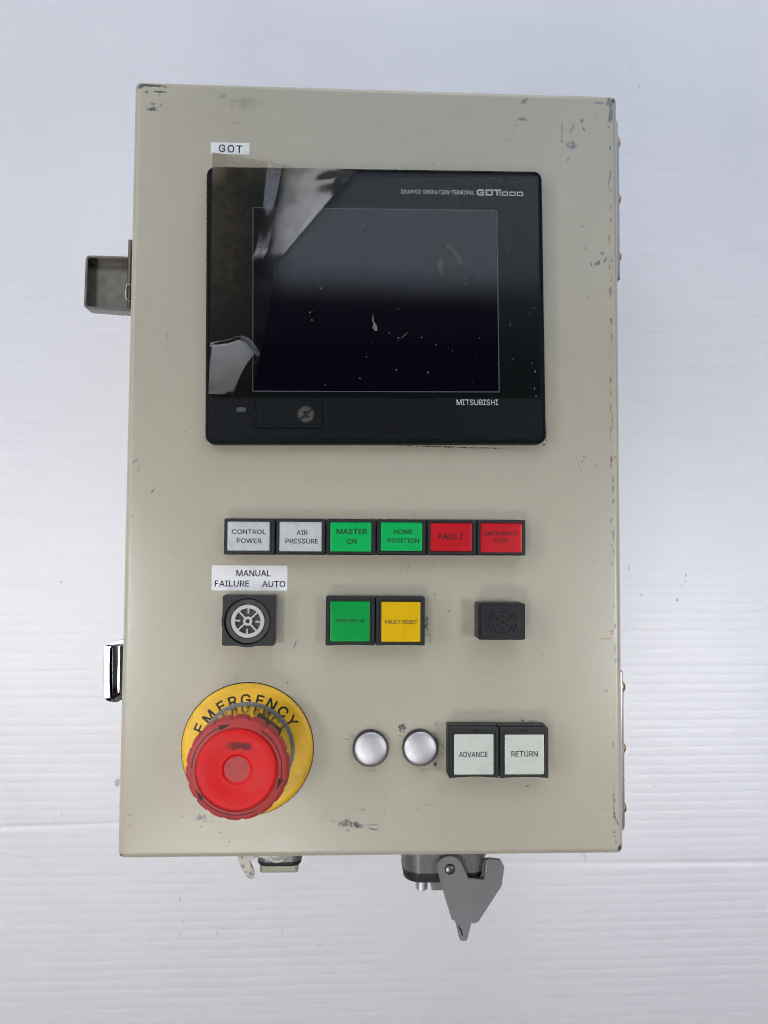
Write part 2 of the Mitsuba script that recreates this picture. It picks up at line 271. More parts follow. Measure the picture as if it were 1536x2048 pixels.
principled('brass', (0.72, 0.58, 0.30), 0.22, 1.0)
def cast_color(p, n, uv):
    x, y, z = MM(p)
    return mix((0.155, 0.16, 0.165), (0.20, 0.205, 0.21), smoothstep(0.35, 0.85, noise(x * 1.6, y * 1.6, z * 1.6)))
principled('cast_metal', proc(cast_color), 0.4, 0.35, bump=(lambda p, n, uv: noise(p.x * 1300, p.y * 1300, p.z * 1300) * 5e-5, 2e-4))
principled('grey_paint', scuffed((0.225, 0.232, 0.242), (0.185, 0.192, 0.20), 0.06, 0.35, 0.7, 0.5), 0.38)
principled('zinc_plate', scuffed((0.42, 0.41, 0.375), (0.12, 0.115, 0.10), 0.85, 0.54, 0.70, 0.8), 0.5, 0.8)
principled('rubber', (0.018, 0.019, 0.022), 0.5)
principled('beige_insert', (0.40, 0.415, 0.29), 0.4)
principled('grey_insert', (0.30, 0.30, 0.27), 0.45)
principled('knob_grey', scuffed((0.060, 0.056, 0.052), (0.03, 0.028, 0.026), 0.4, 0.45, 0.75, 0.6), 0.55)
principled('wheel_white', scuffed((0.58, 0.565, 0.56), (0.25, 0.23, 0.22), 0.8, 0.6, 0.8, 0.5), 0.45)
principled('lamp_housing', (0.03, 0.03, 0.03), 0.6)
principled('dust', (0.15, 0.15, 0.15), 0.6)
principled('tear_edge', (0.085, 0.088, 0.075), 0.45)
principled('dark_chrome', (0.10, 0.10, 0.105), 0.12, 1.0)
principled('chip_grey', (0.07, 0.075, 0.08), 0.5)

# ------------------------------------------------------------------ unseen lamps, out of view overhead, placed to light box and backdrop
for name, c, s, rad, lab in LAMPS:
    w, h = s[0] / 2, s[1] / 2
    fr = ext(Polygon([(-w - .04, -h - .04), (w + .04, -h - .04), (w + .04, h + .04), (-w - .04, h + .04)]), 0.002, 0.06)
    v = np.array([[-w, -h, 0], [w, -h, 0], [w, h, 0], [-w, h, 0]])
    panel = trimesh.Trimesh(v, [[0, 2, 1], [0, 3, 2]], process=False)
    for m in (fr, panel): m.apply_translation(c)
    put(name + '__housing', fr, 'lamp_housing', smooth=False, raw=True)
    soft = SOFT.get(name)
    def glow(p, n, uv, rad=rad, soft=soft):      # dimmer towards the rim, to soften its reflection in film and screen
        ex = smoothstep(0.0, soft, 1 - dr.abs(2 * uv.x - 1)); ey = smoothstep(0.0, soft, 1 - dr.abs(2 * uv.y - 1))
        return mi.Color3f(*rad) * (ex * ey)
    scene[name + '__diffuser'] = {**mikit.ply(panel, 'lamp_housing', uv=np.array([[0, 0], [1, 0], [1, 1], [0, 1.0]])), 'emitter': {'type': 'area', 'radiance': proc(glow) if soft else rgb(*rad)}}
    labels[name] = {'label': lab, 'category': 'unseen light panel'}

for k, (c, aim, power, where, at) in enumerate(SPOTS):
    name = 'unseen_downlight' if k == 0 else f'unseen_downlight_{k:03d}'
    can = lathe([(45, 0), (48, 0), (48, 90), (45, 90), (45, 0)], 0, 0, 28, False, False)
    can.vertices = np.asarray(can.vertices) / 1000 + np.array(c) - [0, 0, 0.02]
    put(name + '__can', can, 'lamp_housing', raw=True)
    scene[name + '__beam'] = {'type': 'spot', 'intensity': rgb(power, power, power), 'cutoff_angle': SPOT_CUT, 'beam_width': SPOT_BEAM,
                              'to_world': T().look_at(origin=list(c), target=list(aim), up=[0, 1, 0])}
    labels[name] = {'label': f'small round {at} lamp in the unseen cluster placed to light the backdrop, high on the {where} of the box', 'category': 'unseen_downlight', 'group': f'unseen downlights on the {where}'}

# ------------------------------------------------------------------ the fluted plastic sheet under the box
def backdrop():
    pitch, per = 6.2, 10
    rows = np.arange(-270 * per, 270 * per + 1)
    y = rows * (pitch / per); x = np.r_[np.linspace(-1700, -520, 9)[:-1], np.linspace(-520, 520, 53), np.linspace(520, 1700, 9)[1:]]
    ph = (rows % per) / per
    X, Y = np.meshgrid(x, y, indexing='ij')
    k = np.floor(rows / per).astype(int)
    r = np.random.default_rng(3).normal(size=(600, 2))
    amp = 0.15 * (1 + 0.14 * r[(k + 300) % 600, 0])
    pillow = amp * (4 * ph * (1 - ph)) ** 0.5
    tilt = 0.03 * r[(k + 300) % 600, 1] * (ph - 0.5)
    Z = (pillow + tilt)[None] * (1 - 0.55 / (1 + np.exp(-(Y - 130) / 60)))
    P = np.stack([X / 150, Y / 130, X * 0], -1)
    Z += 2.2 * (meshkit.fbm(P, 2, 5) - 0.5)
    Pn = np.stack([X / 60, Y / 14, X * 0], -1)
    Z += 0.05 * (meshkit.noise(Pn, 9) - 0.5)
    for (x0, y0), (x1, y1), lo, hi in (((-245.11, -227.36), (-167.64, -226.02), -600, -95), ((94.86, -256.7), (278.76, -259.61), 45, 600)):
        yc = y0 + (X - x0) * (y1 - y0) / (x1 - x0)
        d = np.abs(Y - yc)
        side = 1 / (1 + np.exp(-(X - lo) / 8)) * 1 / (1 + np.exp((X - hi) / 8))
        Z -= 0.55 * np.exp(-(d / 1.7) ** 2) * side
    a = math.radians(0.4)
    V = np.stack([X * math.cos(a) - Y * math.sin(a), X * math.sin(a) + Y * math.cos(a), Z - DEPTH - 1.2], -1).reshape(-1, 3)
    nx, ny = X.shape
    i, j = np.meshgrid(np.arange(nx - 1), np.arange(ny - 1), indexing='ij')
    q = (i * ny + j).ravel()
    F = np.vstack([np.stack([q, q + ny, q + ny + 1], 1), np.stack([q, q + ny + 1, q + 1], 1)])
    return trimesh.Trimesh(V, F, process=False)
put('floor', backdrop(), 'white_plastic_sheet', smooth=True)
labels['floor'] = {'label': 'white fluted plastic sheet that the control box lies on', 'kind': 'structure'}

# ------------------------------------------------------------------ the box
B = 'control_box'
labels[B] = {'label': 'worn cream metal control box with touch screen and buttons, lying on the white sheet', 'category': 'control box'}
w, h = 242.0, 377.6
def pan(inset, z): return rr(w - 2 * inset, h - 2 * inset, max(3.2 - inset, 0.4), 6)
lv = [(pan(2.0, -27), -27), (pan(0, -26.9), -26.9), (pan(0, -3.4), -3.4)]
for a in np.linspace(0, 90, 8)[1:]:
    a = math.radians(a); lv.append((pan(3.4 * (1 - math.cos(a)), 0), -3.4 + 3.4 * math.sin(a)))
lv.append((pan(12, 0), 0.0))
put(B + '__door', loft(lv, True, True), 'cream_paint', 40)
put(B + '__enclosure', [loft([(rr(232, 366, 3), -157.5), (rr(235, 369, 4), -156), (rr(235, 369, 4), -33), (rr(232, 366, 3), -30.5)], True, True)], 'cream_side', 40)
put(B + '__door_gasket', loft([(rr(228, 362, 3), -30.5), (rr(228, 362, 3), -26.9)], False, False), 'rubber')

# ------------------------------------------------------------------ touch screen terminal (turned a little in its cut-out)
G = B + '__touch_screen'
labels[G] = {'label': 'black touch screen terminal with worn film and white lettering'}
GX, GY, GT = -0.7, 76.4, 0.7
def g(m): return turn(m, GT, GX, GY)
gw, gh = 164.6, 135.6
lv = [(rr(gw, gh, 4.2, 7, GX, GY), 0.05), (rr(gw, gh, 4.2, 7, GX, GY), 4.6), (rr(gw - .5, gh - .5, 4.0, 7, GX, GY), 5.4), (rr(gw - 1.5, gh - 1.5, 3.5, 7, GX, GY), 6.1),
      (rr(gw - 2.6, gh - 2.6, 3, 7, GX, GY), 6.35), (rr(gw - 3.0, gh - 3.0, 2.8, 7, GX, GY), 5.95), (rr(gw - 3.9, gh - 3.9, 2.5, 7, GX, GY), 5.95), (rr(gw - 4.1, gh - 4.1, 2.5, 7, GX, GY), 6.3), (rr(gw - 12, gh - 12, 1, 7, GX, GY), 6.3)]
put(G + '__bezel', g(loft(lv)), 'bezel_plastic', 40)
put(G + '__front_overlay', g(loft([(rr(gw - 5, gh - 25, 2, 6, GX, GY + 9.6), 6.32), (rr(gw - 5, gh - 25, 2, 6, GX, GY + 9.6), 6.5)])), 'overlay_film')
SX, SY, SW, SH = -0.85, 78.6, 118.4, 89.3
put(G + '__screen', g(loft([(rr(SW, SH, .4, 3, SX, SY), 6.51), (rr(SW, SH, .4, 3, SX, SY), 6.60)])), 'screen_glass')
fr = Polygon(rr(SW + .9, SH + .9, .5, 3, SX, SY)).difference(Polygon(rr(SW + .04, SH + .04, .3, 3, SX, SY)))
put(G + '__screen_edge', g(ext(fr, 6.51, 6.63)), 'screen_edge')
put(G + '__lettering', [letters('GRAPHIC OPERATION TERMINAL', (28.86, 132.73, 35.96, 2.13), 6.52, True, GT, 0.05, spacing=0.34)], 'grey_print', False)
bx = (59.8, 133.23, 23.34, 3.14)
def logo(cx, cy, w, h):
    x0, y0, s = cx - w / 2, cy - h / 2, []
    H, t = h, h * .26
    def st(pts, t, closed=False): s.append(LineString(pts + ([pts[0], pts[1]] if closed else [])).buffer(t / 2, cap_style=2, join_style=1))
    gwid = h * 1.16
    a, b = t / 2, H - t / 2
    st([(gwid, b), (a + .5, b), (a, b - .5), (a, a + .5), (a + .5, a), (gwid - t / 2, a), (gwid - t / 2, H * .5), (gwid * .5, H * .5)], t)
    o = gwid + h * .22
    st([(o + a, a), (o + gwid - a, a), (o + gwid - a, b), (o + a, b)], t, True)
    tt = o + gwid + h * .10
    st([(tt, b), (tt + gwid * 1.0, b)], t); st([(tt + gwid * .5, 0), (tt + gwid * .5, H - t)], t)
    x = tt + gwid * .78; d = (w - x) / 3.22; t2 = h * .17; hh = h * .70
    st([(x + d * .12, 0), (x + d * .12, hh)], t2)
    for k in range(3):
        q = x + d * .34 + k * d * .98; e = d * .80
        st([(q + t2 / 2, t2 / 2), (q + e - t2 / 2, t2 / 2), (q + e - t2 / 2, hh - t2 / 2), (q + t2 / 2, hh - t2 / 2)], t2, True)
    return affinity.translate(shapely.ops.unary_union(s), x0, y0)
put(G + '__lettering', turn(ext(logo(*bx), 6.52, 6.57), GT, bx[0], bx[1]), 'grey_print', False)
put(G + '__lettering', letters('MITSUBISHI', (48.48, 29.2, 20.18, 2.74), 6.52, False, GT), 'white_print', False)
# interface cover with its screw and the small indicator window
cx, cy, cw, ch = (-42.16, 22.04, 31.72, 13.51)
put(G + '__port_cover', [turn(m, GT, cx, cy) for m in (bar(cx - cw / 2, cx + cw / 2, cy - ch / 2, cy + ch / 2, 6.2, 6.95, .35),
    bar(cx - cw / 2 - 2.4, cx - cw / 2 - .3, cy + ch / 2 - 3.2, cy + ch / 2 - .3, 6.2, 6.8, .2), bar(cx - cw / 2 - 2.4, cx - cw / 2 - .3, cy - ch / 2 + .3, cy - ch / 2 + 3.2, 6.2, 6.8, .2),
    ext(arc(cx - cw / 2 - .2, cy, 3.0, 95, 265, .5), 6.2, 6.75), bar(cx - 9.5, cx - 9.1, cy - 4, cy + 4, 6.9, 7.02, .1))], 'bezel_plastic')
sx, sy = (-34.15, 22.03)
put(G + '__cover_screw', [lathe([(4.5, 6.9), (4.5, 7.0), (4.1, 7.05)], sx, sy, 40, cap1=False)], 'dull_black')
hd = Point(sx, sy).buffer(3.75, 24)
slot = LineString([(sx - 2.9, sy - 2.7), (sx + 2.6, sy + 2.4)]).buffer(.55).union(LineString([(sx - .9, sy + 1.0), (sx + 1.2, sy - 1.3)]).buffer(.5)).union(LineString([(sx - .2, sy + 1.3), (sx + .3, sy - 1.4)]).buffer(.4))
put(G + '__cover_screw', [plate(hd.difference(slot), 7.2, 7.9, .3)], 'screw_steel')
put(G + '__cover_screw', ext(hd, 6.9, 7.22), 'dull_black')  # black disc under the head, paints the slot shade dark
px, py, pw, phh = (-65.15, 24.17, 4.63, 2.17)
put(G + '__indicator', loft([(rr(pw, phh, phh / 2.05, 6, px, py), 6.31), (rr(pw, phh, phh / 2.05, 6, px, py), 6.42)]), 'chip_grey')

# ------------------------------------------------------------------ labels on the door
def sticker(key, poly, lab): put(key, ext(Polygon(poly), 0.02, 0.12), 'label_white', False)
L1 = B + '__name_label'; labels[L1] = {'label': 'small white label at the top left corner of the touch screen'}
put(L1 + '__backing', ext(Polygon([(-82.94, 158.08), (-63.89, 158.17), (-63.93, 152.34), (-82.84, 152.32)]), 0.02, 0.14), 'label_white', False)
put(L1 + '__lettering', letters('GOT', (-73.19, 155.04, 11.5, 3.95), 0.15, True, -1.2, 0.05, spacing=0.30), 'black_print', False)
L2 = B + '__switch_label'; labels[L2] = {'label': 'white label above the selector switch reading manual, failure, auto'}
put(L2 + '__backing', ext(Polygon([(-78.89, -50.39), (-42.7, -50.43), (-42.65, -62.39), (-78.83, -62.42)]), 0.02, 0.14), 'label_white', False)
for s, b in (('MANUAL', (-58.89, -54.09, 16.52, 3.05)), ('FAILURE', (-69.11, -59.11, 16.45, 2.95)), ('AUTO', (-49.17, -59.18, 11.03, 2.98))):
    put(L2 + '__lettering', letters(s, b, 0.15, True), 'black_print', False)

# ------------------------------------------------------------------ pilot lights and push buttons
def bowed(p, cx, cy, w, h, bow, both=True):
    """Top and bottom edges drawn in a little at mid length, as the moulded frames are."""
    q = p.copy(); t = np.clip(1 - ((p[:, 0] - cx) / (w / 2)) ** 2, 0, 1)
    q[:, 1] -= np.sign(p[:, 1] - cy) * bow * t * ((np.abs(p[:, 1] - cy) if both else cy - p[:, 1]) > h * .2)
    return q
def rect_loop(w, h, r, cx, cy, bow=0.0, both=True):
    p = rr(w, h, r, 4, cx, cy)
    out = []
    for i in range(len(p)):
        a, b = p[i], p[(i + 1) % len(p)]
        out.append(a)
        if np.linalg.norm(b - a) > 3:
            for t in np.linspace(0, 1, 9)[1:-1]: out.append(a + (b - a) * t)
    out = np.array(out)
    return bowed(out, cx, cy, w, h, bow, both) if bow else out
def pushlight(kind, lab, body, lens, top, texts, lens_mat, ink, base_h, bow, notch=False):
    key = B + '__' + number(kind); labels[key] = {'label': lab}
    cx, cy, w, h = body; lx, ly, lw, lh = lens
    R = lambda dw, r, b=0.0: rect_loop(w - dw, h - dw, r, cx, cy, b, not notch)
    Q = lambda dw, r: rect_loop(lw + dw, lh + dw, r, lx, ly)
    iw = 2.0
    lv = [(R(0.1, .5), 0.03), (R(0.1, .5), base_h - .25), (R(0.6, .5), base_h), (R(1.3, .6), base_h), (R(1.4, .6), base_h + .1), (R(0.2, .5, bow), top - .7), (R(0.3, .5, bow), top - .35), (R(1.0, .6, bow), top),
          (R(3.0, .6), top), (R(3.3, .5), top - .45), (Q(1.7, .5), top - .45), (Q(1.5, .5), top - .15), (Q(.75, .4), top - .15), (Q(.45, .4), top - .4), (Q(.4, .4), top - 1.4)]
    put(key + '__housing', loft(lv, False, False), 'black_plastic', 30)
    lm = [(rect_loop(lw, lh, .35, lx, ly), top - 1.5), (rect_loop(lw, lh, .35, lx, ly), top - .62), (rect_loop(lw - .35, lh - .35, .3, lx, ly), top - .5), (rect_loop(lw - 3, lh - 3, .3, lx, ly), top - .47)]
    put(key + '__lens', loft(lm), lens_mat, 30)
    if notch:
        put(key + '__latch', bar(cx - 2.1, cx + 2.1, cy + h / 2 - 1.9, cy + h / 2 - .9, top - .3, top + .12, .15), 'dull_black')
    for s, b in texts: put(key + '__lettering', letters(s, b, top - .46, True, 0, 0.04), ink, False)
Z1 = 8.0
pushlight('pilot_light', 'leftmost white pilot light reading control power', (-60.1, -36.54, 24.19, 17.34), (-60.67, -36.35, 19.94, 13.72), Z1,
          [('CONTROL', (-60.4, -34.28, 16.09, 2.25)), ('POWER', (-60.26, -38.57, 11.64, 2.27))], 'white_lens', 'dark_print', 5.6, 0.3)
pushlight('pilot_light', 'white pilot light reading air pressure', (-35.97, -36.46, 23.61, 17.34), (-36.07, -36.33, 19.88, 14.07), Z1,
          [('AIR', (-35.32, -34.5, 5.23, 2.21)), ('PRESSURE', (-35.44, -38.56, 15.55, 2.35))], 'white_lens', 'dark_print', 5.6, 0.3)
pushlight('pilot_light', 'green pilot light reading master on', (-12.08, -36.39, 23.69, 17.34), (-12.29, -36.38, 19.56, 13.91), Z1,
          [('MASTER', (-11.72, -33.8, 14.48, 2.62)), ('ON', (-11.78, -38.51, 4.78, 2.47))], 'green_lens', 'green_print', 5.6, 0.3)
pushlight('pilot_light', 'green pilot light reading home position', (11.96, -36.32, 23.87, 17.34), (11.96, -36.05, 19.79, 13.74), Z1,
          [('HOME', (12.73, -33.75, 9.09, 2.27)), ('POSITION', (12.86, -37.97, 15.03, 2.17))], 'green_lens', 'green_print', 5.6, 0.3)
pushlight('pilot_light', 'red pilot light reading fault', (36.07, -36.26, 23.88, 17.36), (35.77, -36.22, 19.77, 13.39), Z1,
          [('FAULT', (35.66, -35.94, 12.35, 2.97))], 'red_lens', 'red_print', 5.6, 0.3)
pushlight('pilot_light', 'rightmost red pilot light reading emergency stop', (59.94, -36.23, 23.38, 17.33), (60.01, -36.38, 20.17, 14.07), Z1,
          [('EMERGENCY', (59.69, -34.24, 15.78, 2.01)), ('STOP', (59.81, -37.69, 6.96, 1.92))], 'red_lens', 'red_print', 5.6, 0.3)
pushlight('push_button', 'square green push button reading master on', (-12.11, -76.13, 23.38, 23.15), (-12.32, -76.31, 18.67, 18.75), 9.0,
          [('MASTER ON', (-12.23, -75.98, 13.16, 1.64))], 'deep_green_lens', 'green_print', 5.4, 0.3, True)
pushlight('push_button', 'square yellow push button reading fault reset', (11.53, -76.13, 23.44, 23.19), (11.78, -76.46, 18.47, 18.8), 9.0,
          [('FAULT RESET', (11.91, -76.44, 15.27, 1.88))], 'yellow_lens', 'black_print', 5.4, 0.3, True)
pushlight('push_button', 'square white push button reading advance', (46.23, -137.05, 23.77, 23.82), (46.19, -137.96, 18.62, 18.69), 11.0,
          [('ADVANCE', (45.98, -137.94, 13.69, 2.54))], 'ivory_lens', 'dark_print', 6.6, 0.6, True)
pushlight('push_button', 'square white push button reading return', (69.96, -137.26, 23.21, 23.86), (70.18, -138.1, 18.6, 18.4), 11.0,
          [('RETURN', (70.18, -137.8, 12.63, 2.62))], 'ivory_lens', 'dark_print', 6.6, 0.6, True)

# ------------------------------------------------------------------ selector switch without its lever
S = B + '__selector_switch'; labels[S] = {'label': 'black square selector switch with a white spoked wheel under the white label'}
cx, cy, w_, h_ = (-59.96, -76.05, 24.42, 23.62)
sx, sy = (-60.37, -76.37)
sq = Polygon(rr(w_, h_, .8, 4, cx, cy))
well = Point(sx, sy).buffer(11.0, 32)
put(S + '__housing', [plate(sq.difference(well), 0.03, 8.5, .5), ext(Point(sx, sy).buffer(11.2, 32), 3.5, 5.6),
                      plate(Point(sx, sy).buffer(12.1, 40).difference(Point(sx, sy).buffer(10.9, 40)), 8.3, 8.85, .25)], 'black_plastic', 30)
put(S + '__disc', lathe([(10.6, 5.5), (10.6, 7.1), (10.2, 7.5), (8.3, 7.5), (8.0, 7.2), (5.9, 6.3), (2.2, 6.3)], sx, sy), 'knob_grey', 30)
wh = Point(sx, sy).buffer(7.75, 40).difference(Point(sx, sy).buffer(6.0, 40)).union(Point(sx, sy).buffer(2.15, 24))
for k in range(4):
    a = math.radians(45 + 90 * k); wh = wh.union(LineString([(sx + 1.5 * math.cos(a), sy + 1.5 * math.sin(a)), (sx + 6.4 * math.cos(a), sy + 6.4 * math.sin(a))]).buffer(.36))
    a = math.radians(90 * k); wh = wh.union(LineString([(sx + 3.6 * math.cos(a), sy + 3.6 * math.sin(a)), (sx + 6.4 * math.cos(a), sy + 6.4 * math.sin(a))]).buffer(.36, cap_style=2))
wh = wh.difference(Point(sx, sy).buffer(1.0, 16))
put(S + '__wheel', turn(plate(wh, 6.4, 8.0, .2), -3, sx, sy), 'wheel_white', 30)

# ------------------------------------------------------------------ buzzer
Z = B + '__buzzer'; labels[Z] = {'label': 'black rectangular buzzer with curved sound slots'}
cx, cy, w_, h_ = (59.2, -75.83, 22.18, 17.25)
bz = (59.22, -75.98)
slots = [arc(*bz, 6.6, a, a + 42, .75) for a in (130, 188, 8, -50)] + [arc(*bz, 4.8, a, a + 36, .7) for a in (128, 196, 16, -52)] + [arc(*bz, 4.9, 70, 110, .7), arc(*bz, 4.9, 250, 290, .7)]
slots += [arc(*bz, 2.9, a, a + 32, .65) for a in (74, 134, 194, 254, 314, 14)] + [Point(*bz).buffer(1.0)]
slots = shapely.ops.unary_union(slots)
face = Polygon(rr(w_ - 2.2, h_ - 2.2, .6, 4, cx, cy))
put(Z + '__housing', [loft([(rr(w_, h_, 1, 4, cx, cy), .03), (rr(w_, h_, 1, 4, cx, cy), 11.8), (rr(w_ - .9, h_ - .9, .8, 4, cx, cy), 12.3), (rr(w_ - 2.6, h_ - 2.6, .8, 4, cx, cy), 12.3)], False, True)], 'buzzer_plastic', 30)
put(Z + '__grille', plate(face.difference(slots), 12.32, 13.1, .25), 'buzzer_plastic', 30)
put(Z + '__sound_slot', ext(slots.buffer(.1), 12.33, 12.4), 'dull_black', False)

# ------------------------------------------------------------------ two domed blanking plugs
for (dx, dy), lab in (((-1.97, -137.09), 'left silver domed plug beside the stop knob'), ((21.76, -136.96), 'right silver domed plug next to the advance button')):
    D = B + '__' + number('blanking_plug'); labels[D] = {'label': lab}
    n = 52 * 4
    def kn(r0, r1): return np.where((np.arange(n) // 2) % 2 == 0, r0, r1)
    put(D + '__knurled_ring', loft([(circ(8.7, n, dx, dy), .04), (circ(8.75, n, dx, dy), .9), (circ(kn(8.7, 8.3), n, dx, dy), 1.0), (circ(kn(8.6, 8.15), n, dx, dy), 2.9), (circ(kn(8.4, 8.1), n, dx, dy), 3.3), (circ(8.0, n, dx, dy), 2.8)], False, True), 'knurl_steel', 25)
    prof = [(8.0, 2.6), (8.0, 3.2), (7.95, 3.5)] + [(7.9 * math.cos(a), 3.5 + 1.35 * math.sin(a)) for a in np.linspace(0.12, 1.5, 14)]
    put(D + '__dome', lathe(prof, dx, dy, 64), 'satin_nickel', True)

# ------------------------------------------------------------------ emergency stop
E = B + '__emergency_stop'; labels[E] = {'label': 'red mushroom stop knob on a yellow round plate'}
put(E + '__yellow_plate', lathe([(30.9, .04), (31.1, .5), (30.7, 1.2), (29.6, 1.9), (28.9, 2.05), (18, 2.05)], KX, KY, 96), 'yellow_plate', 25)
put(E + '__base_ring', lathe([(31.5, .03), (31.4, .35), (30, .35)], KX, KY, 96), 'dull_black', 30)
LET = [('E', (-82.94, -127.36), 65.7, 5.1), ('M', (-78.49, -122.01), 49.3, 5.1), ('E', (-72.94, -117.14), 31.4, 5.1), ('R', (-67.57, -114.95), 17.4, 5.1), ('G', (-61.49, -113.89), 2.4, 5.1), ('E', (-54.84, -114.34), -13.7, 5.1), ('N', (-49.25, -116.21), -27.9, 5.1), ('C', (-43.78, -119.66), -43.1, 5.1), ('Y', (-39.63, -124.08), -57.3, 5.1)]
for ch, (lx, ly), deg, lh in LET:
    gm = meshkit.text_mesh(ch, 1.0, 1.0, True); b = gm.bounds
    wch = (b[1, 0] - b[0, 0]) * lh
    put(E + '__lettering', letters(ch, (lx, ly, wch * 1.02, lh), 2.08, True, deg, 0.06), 'black_print', False)
put(E + '__collar_ring', lathe([(22.5, 2.06), (22.5, 2.5), (22.3, 2.7), (21.3, 2.7)], KX, KY, 80, cap1=False), 'grey_ring', 30)
put(E + '__collar', lathe([(21.4, 2.1), (21.2, 8.0), (20.6, 17), (20.2, 25), (16, 28)], KX, KY, 96), 'polished_steel', 40)
tab = bar(-6.6, 6.6, -2.4, -.3, 16, 24.5, .3); tab = turn(tab, -37, 0, 0); tab.apply_translation([KX + 12.7, KY + 16.9, 0])
put(E + '__release_tab', tab, 'rubber', 30)
n = 36 * 12
a = np.arange(n) / n * 2 * np.pi
def scallop(r, depth):
    t = np.abs(((a * 18 / (2 * np.pi) + .2) % 1) - .5) * 2
    return r - depth * np.clip((t - .72) / .13, 0, 1)
rim = [(circ(16, n, KX, KY), 27.0), (circ(scallop(20.2, .6), n, KX, KY), 26.5), (circ(scallop(22.2, 1.0), n, KX, KY), 27.4), (circ(scallop(22.6, 1.0), n, KX, KY), 29.5), (circ(scallop(22.3, .8), n, KX, KY), 32.6),
       (circ(scallop(21.7, .35), n, KX, KY), 34.0), (circ(20.9, n, KX, KY), 34.7), (circ(18.0, n, KX, KY), 35.2), (circ(17.75, n, KX, KY), 34.6), (circ(17.4, n, KX, KY), 34.6)]
put(E + '__rim', loft(rim, False, True), 'red_rim', 38)
cap = [(17.35, 34.3), (17.35, 35.5), (17.1, 36.0), (16.2, 36.35), (13.5, 36.3), (10, 35.75), (8.0, 35.5), (6.9, 35.45), (6.55, 35.55), (6.25, 35.3), (5.9, 34.75), (5.2, 34.5), (2.5, 34.4)]
put(E + '__cap', lathe(cap, KX, KY, 96), 'red_cap', 45)
def arrow(a0, a1, r=19.35):
    s = arc(KX, KY, r, a0, a1, .5, 30)
    t = math.radians(a1); d = np.array([math.sin(t), -math.cos(t)]); c = np.array([KX + r * math.cos(t), KY + r * math.sin(t)]); nn = np.array([math.cos(t), math.sin(t)])
    return s.union(Polygon([c + nn * 1.15 - d * .6, c - nn * 1.15 - d * .6, c + d * 4.6 - nn * .5]))
for a0, a1 in ((178, 112), (58, -14), (-67, -141)):
    m = ext(arrow(a0, a1), 0, .05); v = m.vertices
    rad = np.hypot(v[:, 0] - KX, v[:, 1] - KY)
    v[:, 2] += 35.2 - (rad - 18.0) * .5 / 2.9 + .02
    m.vertices = v
    put(E + '__arrow', m, 'knob_print', False)

# ------------------------------------------------------------------ hinges on the right side

def hinge2(lab, y0, y1, screws):
    H = B + '__' + number('hinge'); labels[H] = {'label': lab}
    put(H + '__leaf', [bar(120.2, 122.8, y0, y1, -24, -5.0, .5), bar(122.7, 124.1, y0 + .6, y1 - 6, -21, -7.4, .5)], 'hinge_steel', 30)
    kn = []
    for k in range(2):
        m = rotx(lathe([(2.0, 0), (2.0, (y1 - y0) * .44), (1.6, (y1 - y0) * .44 + .3)], 0, 0, 20, True), -90, [0, 0, 0])
        m.apply_translation([121.1, y0 + 2 + (y1 - y0) * .5 * k, -29.0]); kn.append(m)
    put(H + '__knuckle', kn, 'hinge_steel')
    for sy in screws:
        m = roty(lathe([(2.9, 0), (2.9, .25), (2.6, .9), (1.9, 1.5), (1.0, 1.8)], 0, 0, 24), 90, [0, 0, 0]); m.apply_translation([124.0, sy, -10.6])
        put(H + '__screw', m, 'brass', 40)
hinge2('upper steel hinge with three brass screws', 95.5, 178.2, (169.0, 139.3, 109.0))
hinge2('lower steel hinge with three brass screws', -179.0, -101.5, (-110.2, -140.4, -169.8))


# ------------------------------------------------------------------ steel bracket and chrome latch on the left side

K = B + '__side_bracket'; labels[K] = {'label': 'dull steel tray bracket on the upper left side'}
x0, x1, y0, y1, zt, zb, t = -153.2, -117.6, 82.6, 111.4, -30.0, -38.6, 1.3
tr = [(x0 + .3, y1), (x1, y1 - .2), (x1, y0 - 1.4), (x0, y0 + .6)]
outer = Polygon(tr).buffer(-2.2).buffer(2.2, 6)
put(K + '__tray', [ext(outer.difference(Polygon([(x0 + t + .2, y1 - t), (x1 + 5, y1 - t), (x1 + 5, y0 + t - .4), (x0 + t, y0 + t + .4)]).buffer(-1.2).buffer(1.2, 5)), zb, zt - .3),
                   ext(outer.buffer(-.25).difference(Polygon([(x0 + t, y1 - t + .2), (x1 + 5, y1 - t + .2), (x1 + 5, y0 + t - .6), (x0 + t - .2, y0 + t + .2)]).buffer(-1.2).buffer(1.2, 5)), zt - .3, zt), ext(outer.buffer(-.3), zb - .2, zb + 1.2)], 'dark_steel', 30)
put(K + '__side_plate', [bar(-130.9, -129.0, 83.5, 120.2, -58, -29.5, .5), bar(-129.1, -117.4, 88, 116, -56, -36, .4)], 'dark_steel', 30)
put(K + '__spring_wire', rod([(*p, -28.6) for p in [(-128.83, 94.71), (-129.87, 95.9), (-130.87, 95.36), (-130.96, 91.89), (-130.95, 88.43), (-130.19, 87.58), (-128.83, 86.74)]], .38, 8), 'chrome', True)
C = B + '__draw_latch'; labels[C] = {'label': 'shiny chrome draw latch on the lower left side'}
body = Polygon([(-132.78, -90.88), (-133.75, -91.28), (-134.48, -92.59), (-134.77, -100.67), (-134.52, -109.39), (-133.95, -117.0), (-133.33, -118.41), (-131.91, -118.85)])
inner = [(p[0], p[1]) for p in [(-132.78, -90.88), (-133.75, -91.28), (-134.48, -92.59), (-134.77, -100.67), (-134.52, -109.39), (-133.95, -117.0), (-133.33, -118.41), (-131.91, -118.85)]]
